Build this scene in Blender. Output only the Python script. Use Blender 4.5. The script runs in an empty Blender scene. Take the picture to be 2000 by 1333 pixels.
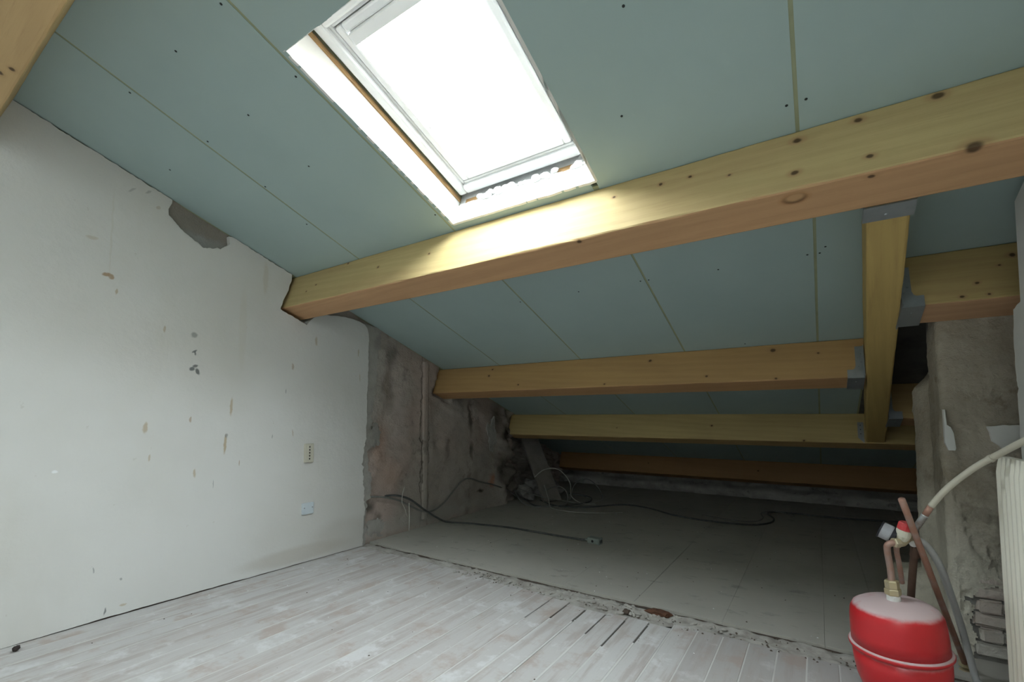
import bpy, bmesh, math, random
from mathutils import Vector, Matrix, noise as mn

# ------------------------------------------------------------------ camera, world, exposure
S = 0.78                                   # model units (camera height = 1) to metres, applied at the end
scene = bpy.context.scene
C = scene.collection
YAW, PITCH = -0.58513, 0.06142
cam_d = bpy.data.cameras.new('camera'); cam = bpy.data.objects.new('camera', cam_d); C.objects.link(cam)
cam_d.sensor_width = 36.0
cam_d.lens = 897.7 / 2000 * 36.0
cam_d.shift_y = (759.0 - 666.5) / 2000
cam_d.clip_start = 0.02
cam.location = (0, 0, 1.0)
cam.rotation_euler = (math.pi / 2 + PITCH, 0, -YAW)
scene.camera = cam

w = bpy.data.worlds.new('overcast_sky'); scene.world = w; w.use_nodes = True
bg = w.node_tree.nodes['Background']
bg.inputs[0].default_value = (0.90, 0.96, 1.0, 1)
bg.inputs[1].default_value = 40.0
vs = scene.view_settings
vs.view_transform = 'Standard'; vs.look = 'None'; vs.gamma = 1.0; vs.use_curve_mapping = False
vs.exposure = 0.0

# roof frame: u along X, v down the slope, w outwards
TH = math.atan(0.3366); CT, ST = math.cos(TH), math.sin(TH)
ROOF0 = Vector((0, 0, 2.563))
RM = Matrix.Translation(ROOF0) @ Matrix.Rotation(-TH, 4, 'X')
def roof(u, v, ww=0.0): return RM @ Vector((u, v, ww))
def zroof(y): return 2.563 - 0.3366 * y

def portal(name, loc, rot, sx, sy):
    d = bpy.data.lights.new(name, 'AREA'); d.shape = 'RECTANGLE'; d.size = sx; d.size_y = sy
    d.cycles.is_portal = True
    o = bpy.data.objects.new(name, d); C.objects.link(o); o.location = loc; o.rotation_euler = rot
    return o
YB = -1.9
QU0, QU1, QV0, QV1 = -0.735, 0.40, -1.55, -0.55            # added fill skylight, unseen, above and behind the viewpoint
portal('skylight_portal', roof(-1.13, 1.36, 0.20), (-TH, 0, 0), 0.70, 0.92)
portal('fill_portal', roof((QU0 + QU1) / 2, (QV0 + QV1) / 2, 0.20), (-TH, 0, 0), 1.08, 0.95)

# ------------------------------------------------------------------ helpers
random.seed(7)
def rnd(a, b): return random.uniform(a, b)

def link(name, me, mat=None, parent=None, loc=(0, 0, 0), smooth=False):
    o = bpy.data.objects.new(name, me); C.objects.link(o)
    if mat and not me.materials: me.materials.append(mat)
    if smooth:
        for p in me.polygons: p.use_smooth = True
    o.location = loc
    if parent: o.parent = parent
    return o
def tag(o, label, cat, group=None):
    o['label'] = label; o['category'] = cat
    if group: o['group'] = group
    return o
def struct(o):
    o['kind'] = 'structure'; return o
def thing(name, label, cat, base=(0, 0, 0), group=None):
    o = bpy.data.objects.new(name, None); C.objects.link(o); o.location = base; o.empty_display_size = 0.05
    return tag(o, label, cat, group)
def mesh_of(verts, faces, name='m'):
    me = bpy.data.meshes.new(name); me.from_pydata([tuple(v) for v in verts], [], faces); me.update(); return me
def part(name, verts, faces, mat, parent=None, smooth=False):
    """mesh given in world coordinates, stored relative to its parents"""
    off = Vector((0, 0, 0)); q = parent
    while q: off += Vector(q.location); q = q.parent
    me = mesh_of([Vector(v) - off for v in verts], faces, name)
    return link(name, me, mat, parent, smooth=smooth)
def boxvf(x0, x1, y0, y1, z0, z1):
    v = [(x0, y0, z0), (x1, y0, z0), (x1, y1, z0), (x0, y1, z0), (x0, y0, z1), (x1, y0, z1), (x1, y1, z1), (x0, y1, z1)]
    f = [(3, 2, 1, 0), (4, 5, 6, 7), (0, 1, 5, 4), (1, 2, 6, 5), (2, 3, 7, 6), (3, 0, 4, 7)]
    return v, f
def join(*vfs):
    V, F = [], []
    for v, f in vfs:
        n = len(V); V += [Vector(a) for a in v]; F += [tuple(i + n for i in q) for q in f]
    return V, F
def xf(vf, M): return [M @ Vector(a) for a in vf[0]], vf[1]
def bevel_me(me, r, seg=2):
    bm = bmesh.new(); bm.from_mesh(me)
    bmesh.ops.bevel(bm, geom=bm.edges[:], offset=r, segments=seg, affect='EDGES', profile=0.5)
    bm.to_mesh(me); bm.free(); me.update()
def boxpart(name, x0, x1, y0, y1, z0, z1, mat, parent=None, bev=0.0):
    o = part(name, *boxvf(x0, x1, y0, y1, z0, z1), mat, parent)
    if bev: bevel_me(o.data, bev)
    return o
def smooth_path(pts, n=8):
    P = [Vector(p) for p in pts]
    if len(P) < 3: return P
    out = []
    for i in range(len(P) - 1):
        p0 = P[max(i - 1, 0)]; p1 = P[i]; p2 = P[i + 1]; p3 = P[min(i + 2, len(P) - 1)]
        for k in range(n):
            t = k / n
            out.append(0.5 * ((2 * p1) + (p2 - p0) * t + (2 * p0 - 5 * p1 + 4 * p2 - p3) * t * t + (3 * p1 - p0 - 3 * p2 + p3) * t ** 3))
    out.append(P[-1]); return out
def tubevf(pts, r, seg=10, n=8, smooth=True, caps=True):
    P = smooth_path(pts, n) if smooth else [Vector(p) for p in pts]
    R = r if callable(r) else (lambda t: r)
    V, F = [], []; up = None
    for i, p in enumerate(P):
        t = (P[min(i + 1, len(P) - 1)] - P[max(i - 1, 0)]).normalized()
        if up is None: up = t.orthogonal().normalized()
        else: up = (up - t * up.dot(t)).normalized()
        b = t.cross(up); rr = R(i / (len(P) - 1))
        for k in range(seg):
            a = 2 * math.pi * k / seg; V.append(p + (up * math.cos(a) + b * math.sin(a)) * rr)
    for i in range(len(P) - 1):
        for k in range(seg):
            k2 = (k + 1) % seg; F.append((i * seg + k, i * seg + k2, (i + 1) * seg + k2, (i + 1) * seg + k))
    if caps:
        F.append(tuple(range(seg - 1, -1, -1))); m = (len(P) - 1) * seg; F.append(tuple(m + k for k in range(seg)))
    return V, F
def lathevf(prof, M=Matrix(), seg=48):
    V, F = [], []
    for r, z in prof:
        for k in range(seg):
            a = 2 * math.pi * k / seg; V.append(M @ Vector((r * math.cos(a), r * math.sin(a), z)))
    for i in range(len(prof) - 1):
        for k in range(seg):
            k2 = (k + 1) % seg; F.append((i * seg + k, i * seg + k2, (i + 1) * seg + k2, (i + 1) * seg + k))
    F.append(tuple(range(seg - 1, -1, -1))); m = (len(prof) - 1) * seg; F.append(tuple(m + k for k in range(seg)))
    return V, F
def axis_m(p, d):
    d = Vector(d).normalized(); return Matrix.Translation(Vector(p)) @ d.to_track_quat('Z', 'Y').to_matrix().to_4x4()
def cylvf(a, b, r, seg=16, r2=None):
    a, b = Vector(a), Vector(b); return lathevf([(r, 0), (r2 if r2 else r, (b - a).length)], axis_m(a, b - a), seg)
def gridvf(fn, nu, nv):
    V = [fn(i / nu, j / nv) for j in range(nv + 1) for i in range(nu + 1)]
    F = [(j * (nu + 1) + i, j * (nu + 1) + i + 1, (j + 1) * (nu + 1) + i + 1, (j + 1) * (nu + 1) + i) for j in range(nv) for i in range(nu)]
    return V, F
def slabvf(outline, to3, t0, t1):
    """ragged flat layer: 2D outline, extruded between depths t0 and t1 (front = t1)"""
    bm = bmesh.new()
    vs_ = [bm.verts.new(to3(a, b, t1)) for a, b in outline]
    back = [bm.verts.new(to3(a, b, t0)) for a, b in outline]
    f = bm.faces.new(vs_); n = len(outline); f.normal_update()
    for i in range(n):
        j = (i + 1) % n; bm.faces.new((vs_[i], back[i], back[j], vs_[j]))
    bmesh.ops.triangulate(bm, faces=[f], ngon_method='EAR_CLIP')
    bmesh.ops.recalc_face_normals(bm, faces=bm.faces[:])
    bm.verts.index_update()
    V = [v.co.copy() for v in bm.verts]; F = [tuple(v.index for v in q.verts) for q in bm.faces]; bm.free(); return V, F
def ragged(a, b, step, amp, seed, normal):
    """points from a to b (b left out), pushed along normal by noise"""
    a, b = Vector(a), Vector(b); n = max(1, int((b - a).length / step)); out = []
    for i in range(n):
        p = a.lerp(b, i / n); q = 0
        if i: q = amp * (mn.noise((p.x * 9 + seed, p.y * 9, seed)) + 0.8 * mn.noise((p.x * 31, p.y * 31 + seed, seed)) + 0.3 * rnd(-1, 1))
        out.append((p.x + normal[0] * q, p.y + normal[1] * q))
    return out
def fbm(x, y, z, o=4): return mn.fractal(Vector((x, y, z)), 0.9, 2.0, o)
def sstep(a, b, x):
    t = min(1, max(0, (x - a) / (b - a))); return t * t * (3 - 2 * t)

# ------------------------------------------------------------------ materials
class N:
    def __init__(s, name, rough=0.8, metal=0.0, spec=0.3):
        s.m = bpy.data.materials.new(name); s.m.use_nodes = True; s.t = s.m.node_tree
        s.b = s.t.nodes['Principled BSDF']; s.b.inputs['Roughness'].default_value = rough
        s.b.inputs['Metallic'].default_value = metal; s.b.inputs['Specular IOR Level'].default_value = spec
        s.tc = s.n('ShaderNodeTexCoord'); s.co = s.tc.outputs['Object']
    def n(s, k, **kw):
        x = s.t.nodes.new(k)
        for a, b in kw.items(): setattr(x, a, b)
        return x
    def set(s, sock, v):
        if hasattr(v, 'is_output') or isinstance(v, bpy.types.NodeSocket): s.t.links.new(v, sock)
        elif isinstance(v, (tuple, list)) and len(v) == 3 and sock.type == 'RGBA': sock.default_value = (*v, 1)
        else: sock.default_value = v
    def math(s, op, a, b=0.0, clamp=False):
        x = s.n('ShaderNodeMath', operation=op); x.use_clamp = clamp; s.set(x.inputs[0], a); s.set(x.inputs[1], b); return x.outputs[0]
    def vmath(s, op, a, b=(0, 0, 0)):
        x = s.n('ShaderNodeVectorMath', operation=op); s.set(x.inputs[0], a); s.set(x.inputs[1], b); return x.outputs[0]
    def noise(s, scale=5, detail=4, rough=0.6, vec=None, stretch=None):
        v = vec or s.co
        if stretch: v = s.vmath('MULTIPLY', v, stretch)
        x = s.n('ShaderNodeTexNoise'); s.set(x.inputs['Vector'], v)
        x.inputs['Scale'].default_value = scale; x.inputs['Detail'].default_value = detail; x.inputs['Roughness'].default_value = rough
        return x.outputs['Fac']
    def ramp(s, f, lo, hi, a=0.0, b=1.0):
        x = s.n('ShaderNodeMapRange'); x.interpolation_type = 'SMOOTHSTEP'
        for i, v in enumerate((f, lo, hi, a, b)): s.set(x.inputs[i], v)
        return x.outputs[0]
    def mix(s, f, a, b, mode='MIX'):
        x = s.n('ShaderNodeMix', data_type='RGBA', blend_type=mode); s.set(x.inputs[0], f); s.set(x.inputs[6], a); s.set(x.inputs[7], b); return x.outputs[2]
    def color(s, c): s.set(s.b.inputs['Base Color'], c); return s
    def bump(s, h, st=0.3, dist=0.01):
        x = s.n('ShaderNodeBump'); x.inputs['Strength'].default_value = st; x.inputs['Distance'].default_value = dist
        s.set(x.inputs['Height'], h); s.t.links.new(x.outputs[0], s.b.inputs['Normal']); return s
    def sep(s, v=None):
        x = s.n('ShaderNodeSeparateXYZ'); s.set(x.inputs[0], v or s.co); return x.outputs
    def normal_obj(s): return s.sep(s.tc.outputs['Normal'])
    def rand(s): return s.n('ShaderNodeObjectInfo').outputs['Random']
    def marks(s, base, spots, edge=0.35, jitter=0.012, freq=60):
        """spots: (centre xyz, half-size xyz, rotation about x, colour, strength)"""
        nz = s.n('ShaderNodeTexNoise'); s.set(nz.inputs['Vector'], s.co); nz.inputs['Scale'].default_value = freq
        d = s.vmath('MULTIPLY', s.vmath('SUBTRACT', nz.outputs['Color'], (0.5, 0.5, 0.5)), (jitter,) * 3)
        p = s.vmath('ADD', s.co, d); col = base
        for c, h, rx, cc, k in spots:
            m = s.n('ShaderNodeMapping'); m.vector_type = 'TEXTURE'; s.set(m.inputs['Vector'], p)
            m.inputs['Location'].default_value = [x * S for x in c]; m.inputs['Rotation'].default_value = (rx, 0, 0); m.inputs['Scale'].default_value = [x * S for x in h]
            f = s.ramp(s._len(m.outputs[0]), 1 + edge, 1 - edge, 0, k)
            col = s.mix(f, col, cc)
        return col
    def _len(s, v):
        x = s.n('ShaderNodeVectorMath', operation='LENGTH'); s.set(x.inputs[0], v); return x.outputs['Value']

def plain(name, col, rough=0.6, metal=0.0, dirt=None, amt=0.35, scale=8, spec=0.3, bump=0.0):
    m = N(name, rough, metal, spec); f = m.ramp(m.noise(scale, 5), 0.38, 0.72)
    m.color(m.mix(m.math('MULTIPLY', f, amt), col, dirt or tuple(c * 0.6 for c in col)))
    if bump: m.bump(m.noise(scale * 6, 3), bump, 0.004)
    return m.m

def wood(name, face, under, dark, knots=(), extra=()):
    m = N(name, 0.62, spec=0.25)
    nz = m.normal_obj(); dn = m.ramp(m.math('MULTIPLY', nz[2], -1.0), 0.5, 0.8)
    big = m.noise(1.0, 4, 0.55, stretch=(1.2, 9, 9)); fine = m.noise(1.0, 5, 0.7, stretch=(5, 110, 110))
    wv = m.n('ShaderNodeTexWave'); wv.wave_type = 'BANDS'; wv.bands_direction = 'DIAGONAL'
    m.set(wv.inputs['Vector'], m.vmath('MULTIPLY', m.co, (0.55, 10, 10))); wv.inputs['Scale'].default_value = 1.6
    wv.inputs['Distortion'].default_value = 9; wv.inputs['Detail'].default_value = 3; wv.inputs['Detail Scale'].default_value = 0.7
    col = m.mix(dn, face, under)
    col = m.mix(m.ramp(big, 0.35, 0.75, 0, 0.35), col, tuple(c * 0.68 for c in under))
    col = m.mix(m.math('MULTIPLY', m.ramp(wv.outputs['Fac'], 0.15, 0.85), 0.10), col, dark)
    col = m.mix(m.ramp(fine, 0.5, 0.75, 0, 0.22), col, dark)
    sp = []
    for (x, y, z, r) in knots:
        sp.append(((x, y, z), (r * 2.0, r * 1.35, r * 1.35), 0, tuple(a * .55 + b * .45 for a, b in zip(under, dark)), 0.55))
        sp.append(((x, y, z), (r * .9, r * .72, r * .72), 0, (0.05, 0.028, 0.014), 0.85))
    sp += list(extra)
    col = m.marks(col, sp, edge=0.4, jitter=0.010, freq=26)
    m.color(col); m.bump(m.math('ADD', m.math('MULTIPLY', fine, 0.6), m.math('MULTIPLY', wv.outputs['Fac'], 0.3)), 0.25, 0.003)
    return m.m

M = {}
# plasterboard
m = N('green_plasterboard', 0.75, spec=0.2)
c = m.mix(m.ramp(m.noise(1.3, 5), 0.3, 0.7, 0, 1), (0.40, 0.505, 0.49), (0.365, 0.465, 0.455))
c = m.mix(m.ramp(m.noise(16, 5, 0.7), 0.64, 0.8, 0, 0.20), c, (0.50, 0.59, 0.55))
m.color(c); m.bump(m.noise(200, 2), 0.05, 0.001); M['board'] = m.m
M['seam'] = plain('board_joint', (0.35, 0.375, 0.24), 0.85)
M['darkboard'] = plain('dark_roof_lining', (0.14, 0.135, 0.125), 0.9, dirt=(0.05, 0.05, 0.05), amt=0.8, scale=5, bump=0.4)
M['screw'] = plain('dark_screw', (0.03, 0.035, 0.035), 0.5, 0.3)
M['white'] = plain('white_lacquer', (0.83, 0.84, 0.84), 0.35, dirt=(0.72, 0.73, 0.73), amt=0.3, spec=0.5)
M['reveal'] = plain('white_reveal_board', (0.84, 0.83, 0.80), 0.7, dirt=(0.72, 0.70, 0.66), amt=0.4, bump=0.1)
M['foam'] = plain('white_filler', (0.80, 0.81, 0.80), 0.9, bump=0.6, scale=20)
M['batten'] = plain('brown_batten', (0.36, 0.22, 0.10), 0.8, amt=0.5, scale=14)
M['gasket'] = plain('grey_gasket', (0.10, 0.11, 0.12), 0.6)
# glass
g = N('window_glass'); g.t.nodes.remove(g.b)
tr = g.n('ShaderNodeBsdfTransparent'); tr.inputs[0].default_value = (0.95, 0.97, 0.97, 1); gl = g.n('ShaderNodeBsdfGlossy'); gl.inputs['Roughness'].default_value = 0.0
ms = g.n('ShaderNodeMixShader')
ms.inputs[0].default_value = 0.05; g.t.links.new(tr.outputs[0], ms.inputs[1]); g.t.links.new(gl.outputs[0], ms.inputs[2])
g.t.links.new(ms.outputs[0], g.t.nodes['Material Output'].inputs[0]); M['glass'] = g.m
# masonry
def masonry(name, a, b, cdark, pink, sc=1.0, pk=0.7, low=None, spots=None):
    m = N(name, 0.92, spec=0.1)
    n1 = m.noise(2.2 * sc, 6, 0.65); n2 = m.noise(5.5 * sc, 6, 0.7, vec=m.vmath('ADD', m.co, (3.1, 7.7, 1.3))); n3 = m.noise(26, 4, 0.7); n4 = m.noise(1.6 * sc, 5, 0.6, vec=m.vmath('ADD', m.co, (9.1, 2.7, 5.3)))
    c = m.mix(m.ramp(n1, 0.40, 0.62), a, b)
    c = m.mix(m.ramp(n4, 0.46, 0.62, 0, pk), c, pink)
    c = m.mix(m.ramp(n2, 0.56, 0.70, 0, 0.85), c, cdark)
    c = m.mix(m.ramp(n3, 0.55, 0.8, 0, 0.5), c, cdark)
    if low:                                   # pale lower render, lightened further in place of missing light
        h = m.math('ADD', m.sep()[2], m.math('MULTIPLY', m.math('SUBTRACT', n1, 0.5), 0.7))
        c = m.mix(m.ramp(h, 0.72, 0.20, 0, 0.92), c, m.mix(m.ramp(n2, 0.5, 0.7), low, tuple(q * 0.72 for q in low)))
    if spots: c = m.marks(c, spots, edge=0.75, jitter=0.07, freq=13)
    m.color(c); m.bump(m.math('ADD', n3, m.math('MULTIPLY', m.noise(90, 3), 0.4)), 0.6, 0.012); return m.m
M['mason'] = masonry('bare_grey_masonry', (0.43, 0.385, 0.34), (0.35, 0.31, 0.27), (0.20, 0.175, 0.15), (0.46, 0.36, 0.315))
def my(y, z, hy, hz, col, k): return ((-3.0, y, z), (0.5, hy, hz), 0, col, k)
CREVICE_SHADE = (0.085, 0.072, 0.06); GS = (0.44, 0.425, 0.39)  # crevice and channel-side shade is painted on the wall as dark marks
M['lmason'] = masonry('bare_party_wall', (0.43, 0.385, 0.34), (0.36, 0.32, 0.28), (0.22, 0.19, 0.165), (0.46, 0.36, 0.315), spots=[
    my(1.18, 2.10, .26, .20, (.25, .235, .205), .9), my(1.20, 2.03, .11, .035, (.37, .37, .355), .8),
    my(2.46, 1.30, .11, .40, GS, .75), my(2.62, 1.25, .05, .16, (.21, .18, .15), .8), my(2.66, 1.52, .05, .09, (.16, .15, .135), .8), my(2.55, .78, .06, .17, (.48, .33, .26), .6), my(2.66, .52, .10, .12, (.46, .33, .26), .5),
    my(2.75, 1.05, .10, .30, (.50, .44, .41), .5), my(3.40, .85, .22, .40, (.40, .35, .315), .5), my(4.12, .30, .05, .06, (.48, .22, .13), .7), my(3.72, .98, .03, .15, CREVICE_SHADE, .85), my(3.75, .66, .022, .07, CREVICE_SHADE, .8),
    my(4.22, .98, .12, .16, (.16, .125, .105), .8), my(4.40, .80, .09, .09, CREVICE_SHADE, .95), my(3.92, .215, .045, .018, CREVICE_SHADE, .95), my(4.0, .60, .10, .20, (.34, .31, .28), .6), my(4.30, .45, .10, .15, CREVICE_SHADE, .7), my(4.5, .3, .15, .2, CREVICE_SHADE, .7), my(3.55, 1.25, .06, .10, (.2, .18, .155), .7),
    my(2.46, .285, .055, .045, (.12, .11, .095), .85), my(2.54, .19, .03, .035, (.14, .125, .11), .7), my(2.47, .86, .04, .09, (.30, .29, .25), .8), my(2.47, .10, .06, .06, (.42, .41, .385), .7), my(3.026, .80, .006, .72, CREVICE_SHADE, .8), my(3.114, .80, .005, .72, CREVICE_SHADE, .6), my(3.2, .10, .9, .06, (.42, .40, .36), .7)])
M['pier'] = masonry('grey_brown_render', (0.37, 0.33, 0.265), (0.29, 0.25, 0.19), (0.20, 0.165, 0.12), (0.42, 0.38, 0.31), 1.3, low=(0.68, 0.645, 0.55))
M['eavestone'] = masonry('dusty_grey_stone', (0.38, 0.365, 0.34), (0.27, 0.26, 0.24), (0.16, 0.155, 0.14), (0.45, 0.435, 0.41), 1.6)
M['brick'] = masonry('dusty_brick', (0.68, 0.65, 0.59), (0.58, 0.555, 0.50), (0.44, 0.41, 0.37), (0.60, 0.48, 0.42), 3.0, 0.5)
M['redbrick'] = plain('bare_red_brick', (0.42, 0.17, 0.11), 0.9, dirt=(0.32, 0.22, 0.18), amt=0.6, bump=0.5)
M['mortar'] = plain('grey_mortar', (0.33, 0.32, 0.295), 0.95, dirt=(0.20, 0.19, 0.175), amt=0.8, scale=12, bump=0.6)
M['near_black'] = plain('dark_cavity', (0.045, 0.035, 0.032), 0.95)
# left wall plaster with its stains and scuffs
def yz(y, z, hy, hz, rot, col, k=0.8): return ((-2.96, y, z), (0.3, hy, hz), rot, col, k)
TAN = (0.46, 0.37, 0.24); GREY = (0.13, 0.14, 0.14); BRN = (0.36, 0.24, 0.13); FT = (0.60, 0.57, 0.50)
wm = [yz(1.172, 1.467, .016, .014, .3, GREY, .5), yz(1.176, 1.372, .015, .006, .6, GREY, .8), yz(1.181, 1.363, .004, .014, 0, GREY, .8),
      yz(1.167, 1.272, .012, .012, .5, GREY, .9), yz(1.195, 1.259, .009, .018, .5, GREY, .9), yz(1.183, 1.290, .014, .008, .3, GREY, .85),
      yz(.769, 1.716, .016, .009, .2, BRN, .85), yz(.788, 1.708, .012, .012, 0, BRN, .8), yz(.707, 1.885, .022, .01, .1, TAN, .35),
      yz(.813, 1.637, .005, .014, -.1, TAN, .7), yz(1.027, 1.479, .006, .018, -.1, TAN, .6), yz(1.386, 1.060, .008, .050, -.05, TAN, .75),
      yz(.961, .941, .010, .028, -.1, TAN, .7), yz(1.170, .983, .006, .018, -.1, BRN, .6), yz(1.359, .835, .008, .055, -.05, TAN, .85),
      yz(1.364, .885, .008, .012, 0, GREY, .5), yz(1.202, .678, .006, .022, 0, TAN, .7), yz(.986, .781, .004, .018, -.1, TAN, .6), yz(1.442, .716, .003, .016, 0, BRN, .6),
      yz(1.300, .606, .0025, .022, 0, GREY, .5), yz(1.770, 1.338, .007, .022, .1, BRN, .5), yz(1.941, 1.537, .010, .030, 0, TAN, .55),
      yz(1.725, 1.168, .003, .016, 0, GREY, .5), yz(1.784, .890, .004, .022, .1, BRN, .5), yz(1.644, .871, .003, .014, 0, GREY, .5),
      yz(.924, 2.208, .016, .006, .7, GREY, .35), yz(.973, 2.140, .010, .010, 0, BRN, .35), yz(.854, 2.190, .020, .005, .8, GREY, .3),
      yz(1.436, 1.55, .022, .24, 0, FT, .35), yz(1.567, 1.90, .016, .10, 0, TAN, .22), yz(.781, 1.93, .004, .22, 0, FT, .4),
      yz(.834, .040, .004, .016, -.2, GREY, .8), yz(.780, .253, .0025, .014, 0, GREY, .5), yz(.890, .180, .005, .006, 0, GREY, .5),
      yz(.904, .050, .014, .005, 0, TAN, .6), yz(.623, .744, .010, .008, 0, (.86, .87, .88), .8), yz(2.303, 1.494, .006, .026, 0, TAN, .6),
      yz(2.32, 1.30, .005, .03, 0, TAN, .45), yz(1.85, .07, .36, .05, .0, (.47, .43, .37), .45), yz(2.2, .12, .25, .12, .0, (.5, .47, .42), .35)]
m = N('white_wall_plaster', 0.85, spec=0.15)
c = m.mix(m.ramp(m.noise(1.1, 4), 0.35, 0.7), (0.70, 0.695, 0.67), (0.64, 0.63, 0.595))
c = m.mix(m.ramp(m.noise(1.0, 5, 0.6, stretch=(3, 3, 0.8)), 0.55, 0.75, 0, 0.35), c, (0.60, 0.58, 0.52))
c = m.mix(m.ramp(m.noise(34, 3, 0.6), 0.70, 0.78, 0, 0.4), c, (0.50, 0.47, 0.42))
c = m.marks(c, wm, edge=0.35, jitter=0.010, freq=55)
m.color(c); m.bump(m.math('ADD', m.noise(9, 5), m.math('MULTIPLY', m.noise(70, 3), 0.25)), 0.25, 0.012); M['plaster'] = m.m
m = N('plain_white_plaster', 0.85, spec=0.15)
m.color(m.mix(m.ramp(m.noise(2, 5), 0.35, 0.7), (0.72, 0.73, 0.71), (0.64, 0.64, 0.61))); m.bump(m.noise(14, 5), 0.25, 0.01); M['plaster2'] = m.m
M['basecoat'] = plain('grey_base_coat', (0.42, 0.405, 0.37), 0.92, dirt=(0.28, 0.265, 0.24), amt=0.8, scale=9, bump=0.5)
# floors
def plank_mat(nm_, ca, cb, wf):
    m = N(nm_, 0.8, spec=0.2); r = m.rand()
    cx = m.n('ShaderNodeCombineXYZ'); m.set(cx.inputs[0], m.math('MULTIPLY', r, 31.0)); m.set(cx.inputs[1], m.math('MULTIPLY', r, 57.0)); v = m.vmath('ADD', m.co, cx.outputs[0])
    st = m.noise(1.0, 5, 0.65, vec=v, stretch=(22, 2.2, 4)); bl = m.noise(4.5, 5, 0.7, vec=v); fn = m.noise(1.0, 4, 0.7, vec=v, stretch=(160, 9, 20))
    c = m.mix(r, ca, cb)
    c = m.mix(m.ramp(st, 0.46, 0.64, 0, 0.7), c, (0.40, 0.35, 0.325)); c = m.mix(m.ramp(bl, 0.52, 0.66, 0, 0.75), c, (0.42, 0.345, 0.305))
    c = m.mix(m.ramp(bl, 0.46, 0.34, 0, wf), c, (0.64, 0.63, 0.63)); c = m.mix(m.ramp(fn, 0.56, 0.74, 0, 0.35), c, (0.33, 0.30, 0.29))
    m.color(c); m.bump(m.math('ADD', st, m.math('MULTIPLY', fn, 0.5)), 0.25, 0.004); return m.m
M['plank'] = plank_mat('whitewashed_plank', (0.50, 0.475, 0.46), (0.54, 0.525, 0.515), 0.8)
M['plank2'] = plank_mat('worn_grey_plank', (0.43, 0.41, 0.395), (0.47, 0.45, 0.44), 0.45)
m = N('dusty_grey_board', 0.9, spec=0.1)
g_ = m.n('ShaderNodeNewGeometry').outputs['Position']
c = m.mix(m.ramp(m.noise(1.4, 5, vec=g_), 0.35, 0.7), (0.47, 0.45, 0.405), (0.40, 0.385, 0.345))
c = m.mix(m.ramp(m.noise(1.0, 5, 0.7, vec=g_, stretch=(7, 13, 1)), 0.56, 0.70, 0, 0.6), c, (0.26, 0.245, 0.225))
m.color(c); m.bump(m.noise(60, 4, vec=g_), 0.2, 0.004); M['eboard'] = m.m
M['subfloor'] = plain('dusty_subfloor', (0.33, 0.315, 0.29), 0.95, amt=0.5)
M['thresh'] = plain('crumbling_mortar_strip', (0.44, 0.42, 0.385), 0.95, dirt=(0.27, 0.245, 0.22), amt=0.9, scale=14, bump=0.6)
M['rust'] = plain('rusty_wood', (0.13, 0.06, 0.035), 0.9, dirt=(0.055, 0.03, 0.022), amt=0.8, scale=30, bump=0.6)
M['crack'] = plain('dark_crack_grit', (0.10, 0.075, 0.06), 0.95)
M['grout'] = plain('pale_dust', (0.60, 0.59, 0.565), 0.95, amt=0.3)
# fittings
M['zinc'] = plain('galvanised_steel', (0.42, 0.45, 0.47), 0.42, 0.75, dirt=(0.33, 0.36, 0.38), amt=0.6, scale=22, spec=0.5)
M['copper'] = plain('dull_copper', (0.40, 0.215, 0.155), 0.55, 0.45, dirt=(0.42, 0.33, 0.30), amt=0.75, scale=20, spec=0.4)
M['oldcopper'] = plain('dark_copper', (0.15, 0.095, 0.07), 0.6, 0.4, amt=0.6, scale=20)
M['brass'] = plain('dusty_brass', (0.52, 0.44, 0.27), 0.5, 0.55, dirt=(0.55, 0.50, 0.40), amt=0.7, scale=30, spec=0.5)
M['cream'] = plain('cream_pipe_paint', (0.54, 0.51, 0.42), 0.5, dirt=(0.42, 0.39, 0.31), amt=0.5, scale=18)
M['tin'] = plain('solder_smeared_pipe', (0.46, 0.49, 0.50), 0.4, 0.5, dirt=(0.20, 0.14, 0.11), amt=0.9, scale=26)
M['hose'] = plain('clear_grey_hose', (0.52, 0.53, 0.52), 0.35, dirt=(0.36, 0.37, 0.38), amt=0.5, spec=0.5)
M['ptfe'] = plain('white_thread_tape', (0.80, 0.80, 0.77), 0.7, bump=0.4, scale=20)
M['greyplastic'] = plain('dusty_grey_plastic', (0.36, 0.37, 0.385), 0.6, amt=0.3, scale=25)
M['black'] = plain('black_plastic', (0.022, 0.023, 0.027), 0.5)
M['redcap'] = plain('red_plastic', (0.52, 0.045, 0.05), 0.45, dirt=(0.50, 0.22, 0.20), amt=0.6, scale=30)
M['ivory'] = plain('ivory_plastic', (0.60, 0.575, 0.47), 0.5, amt=0.2)
M['bluewhite'] = plain('pale_blue_white_plastic', (0.62, 0.69, 0.73), 0.45, amt=0.1)
M['cable_d'] = plain('dark_grey_cable', (0.075, 0.08, 0.078), 0.6, dirt=(0.16, 0.16, 0.15), amt=0.5, scale=40)
M['cable_g'] = plain('dusty_grey_cable', (0.22, 0.22, 0.20), 0.7, dirt=(0.14, 0.14, 0.13), amt=0.5, scale=40)
M['cable_l'] = plain('pale_cable', (0.38, 0.38, 0.34), 0.7, amt=0.4, scale=40)
M['tie'] = plain('off_white_cable_tie', (0.58, 0.57, 0.51), 0.5)
M['plugbox'] = plain('grey_green_plastic', (0.25, 0.29, 0.265), 0.6, amt=0.3, scale=30)
M['oldboard'] = plain('grey_old_board', (0.27, 0.25, 0.22), 0.9, dirt=(0.17, 0.155, 0.14), amt=0.8, scale=6, bump=0.4)
m = N('cream_radiator_enamel', 0.4, spec=0.45); c = m.mix(m.ramp(m.noise(3, 5), 0.4, 0.7), (0.80, 0.775, 0.67), (0.72, 0.695, 0.58))
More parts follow.
